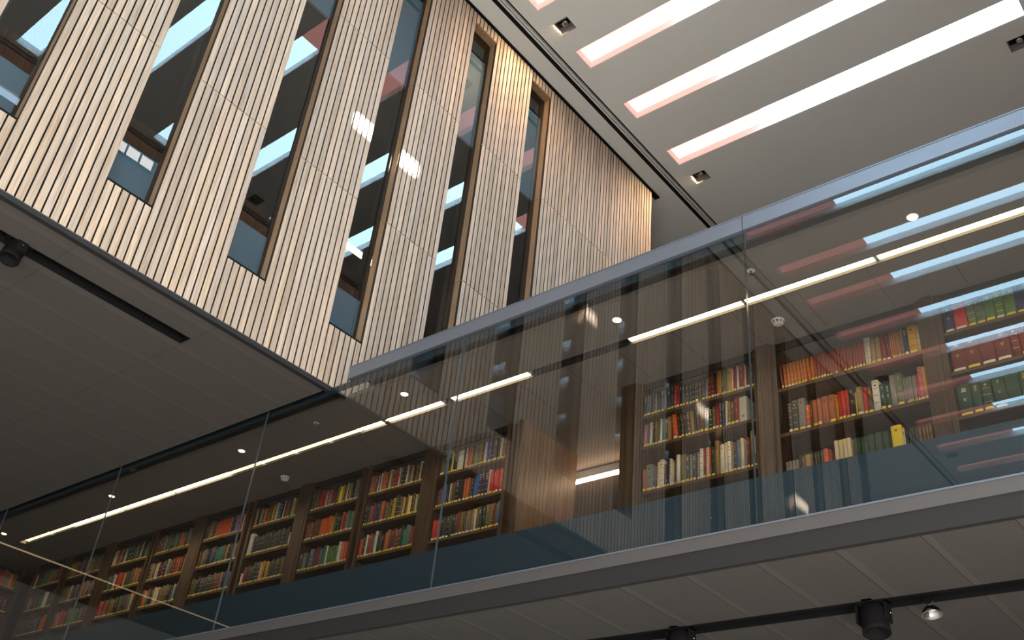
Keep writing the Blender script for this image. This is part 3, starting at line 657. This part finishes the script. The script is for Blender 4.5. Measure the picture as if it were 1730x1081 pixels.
for x0, x1, k_ in BAYS[1:]:
    for ri, z in enumerate(ROWS + (3.514,)):
        its = parse(RUNS[(k_, ri)]) if (k_, ri) in RUNS else None
        if its is None:
            its = []; tot = 0; prev = None; span = (x1 - x0) * rng.uniform(0.93, 1.0)
            while tot < span:
                c = prev if prev and rng.random() < 0.35 else rng.choice(PAL); prev = c; w = rng.uniform(0.020, 0.042); its.append((c, w, None)); tot += w
        tot = sum(i[1] for i in its); sc = (x1 - x0 - 0.01) / tot; x = x0 + 0.005
        for c, w, h in its:
            w *= sc
            if c != '_':
                h = h or rng.uniform(0.215, 0.262); yy = DEPTH0 + rng.uniform(0, 0.012); dec = deco_for(c, rng)
                book_cover(far, w - 0.002, h, 0.17, BM[c], dec, rng, x + w / 2, yy, z + 0.0005, True)
                lw = (w - 0.002) * 0.4; j = STKY if rng.random() < 0.75 else STKW; bow = min(0.35 * w, 0.009) + 0.0015
                far.quad([(x + w / 2 - lw, yy - bow, z + 0.007), (x + w / 2 + lw, yy - bow, z + 0.007), (x + w / 2 + lw, yy - bow, z + 0.028), (x + w / 2 - lw, yy - bow, z + 0.028)], j)
            x += w
o = far.build('far_books'); tag(o, 'hundreds of small cloth-bound books filling the bays beyond the narrow bay', 'books'); o['kind'] = 'stuff'
# low books of the wide bay, only their tops show above the blue band
# side gallery bookcase turning the corner
t = thing('bookcase', 'dark bookcase on the end wall, turning the far gallery corner', 'bookcase', (-16.28, 6.35, ZB), GB); hl = 0.70
for s_ in (-1, 1): MB().box((-0.33, s_ * hl, 0), (0, s_ * (hl - 0.045), ZS - ZB - 0.006), DARKOAK).build('side_panel', t)
MB().box((-0.33, -hl + 0.045, 0), (-0.31, hl - 0.045, ZS - ZB - 0.006), BROWN).build('back_panel', t)
for z in ROWS + (3.514, 3.14): MB().box((-0.31, -hl + 0.046, z - ZB - 0.03), (-0.004, hl - 0.046, z - ZB), DARKOAKX).build('shelf', t)
sidem = MB(); rr = random.Random(5)
for z in ROWS + (3.514,):
    y = 6.35 - hl + 0.05
    while y < 6.35 + hl - 0.09:
        w = rr.uniform(0.022, 0.045); h = rr.uniform(0.21, 0.265); c = rr.choice(PAL)
        tmp = MB(); book_cover(tmp, w - 0.002, h, 0.17, BM[c], deco_for(c, rr), rr, 0, 0, 0, True)
        n0 = len(sidem.v)
        for (px, py, pz) in tmp.v: sidem.v.append((-16.30 - py, y + w / 2 + px, z + 0.0005 + pz))
        mp = [sidem.mi(q) for q in tmp.mats]
        for f_, m_, s_ in zip(tmp.f, tmp.m, tmp.smooth): sidem.f.append(tuple(n0 + q for q in f_)); sidem.m.append(mp[m_]); sidem.smooth.append(s_)
        sidem.quad([(-16.30 + 0.012, y + 0.003, z + 0.007), (-16.30 + 0.012, y + w - 0.005, z + 0.007), (-16.30 + 0.012, y + w - 0.005, z + 0.028), (-16.30 + 0.012, y + 0.003, z + 0.028)], STKY)
        y += w
o = sidem.build('side_books'); tag(o, 'rows of small books on the end wall bookcase in the dark corner', 'books'); o['kind'] = 'stuff'
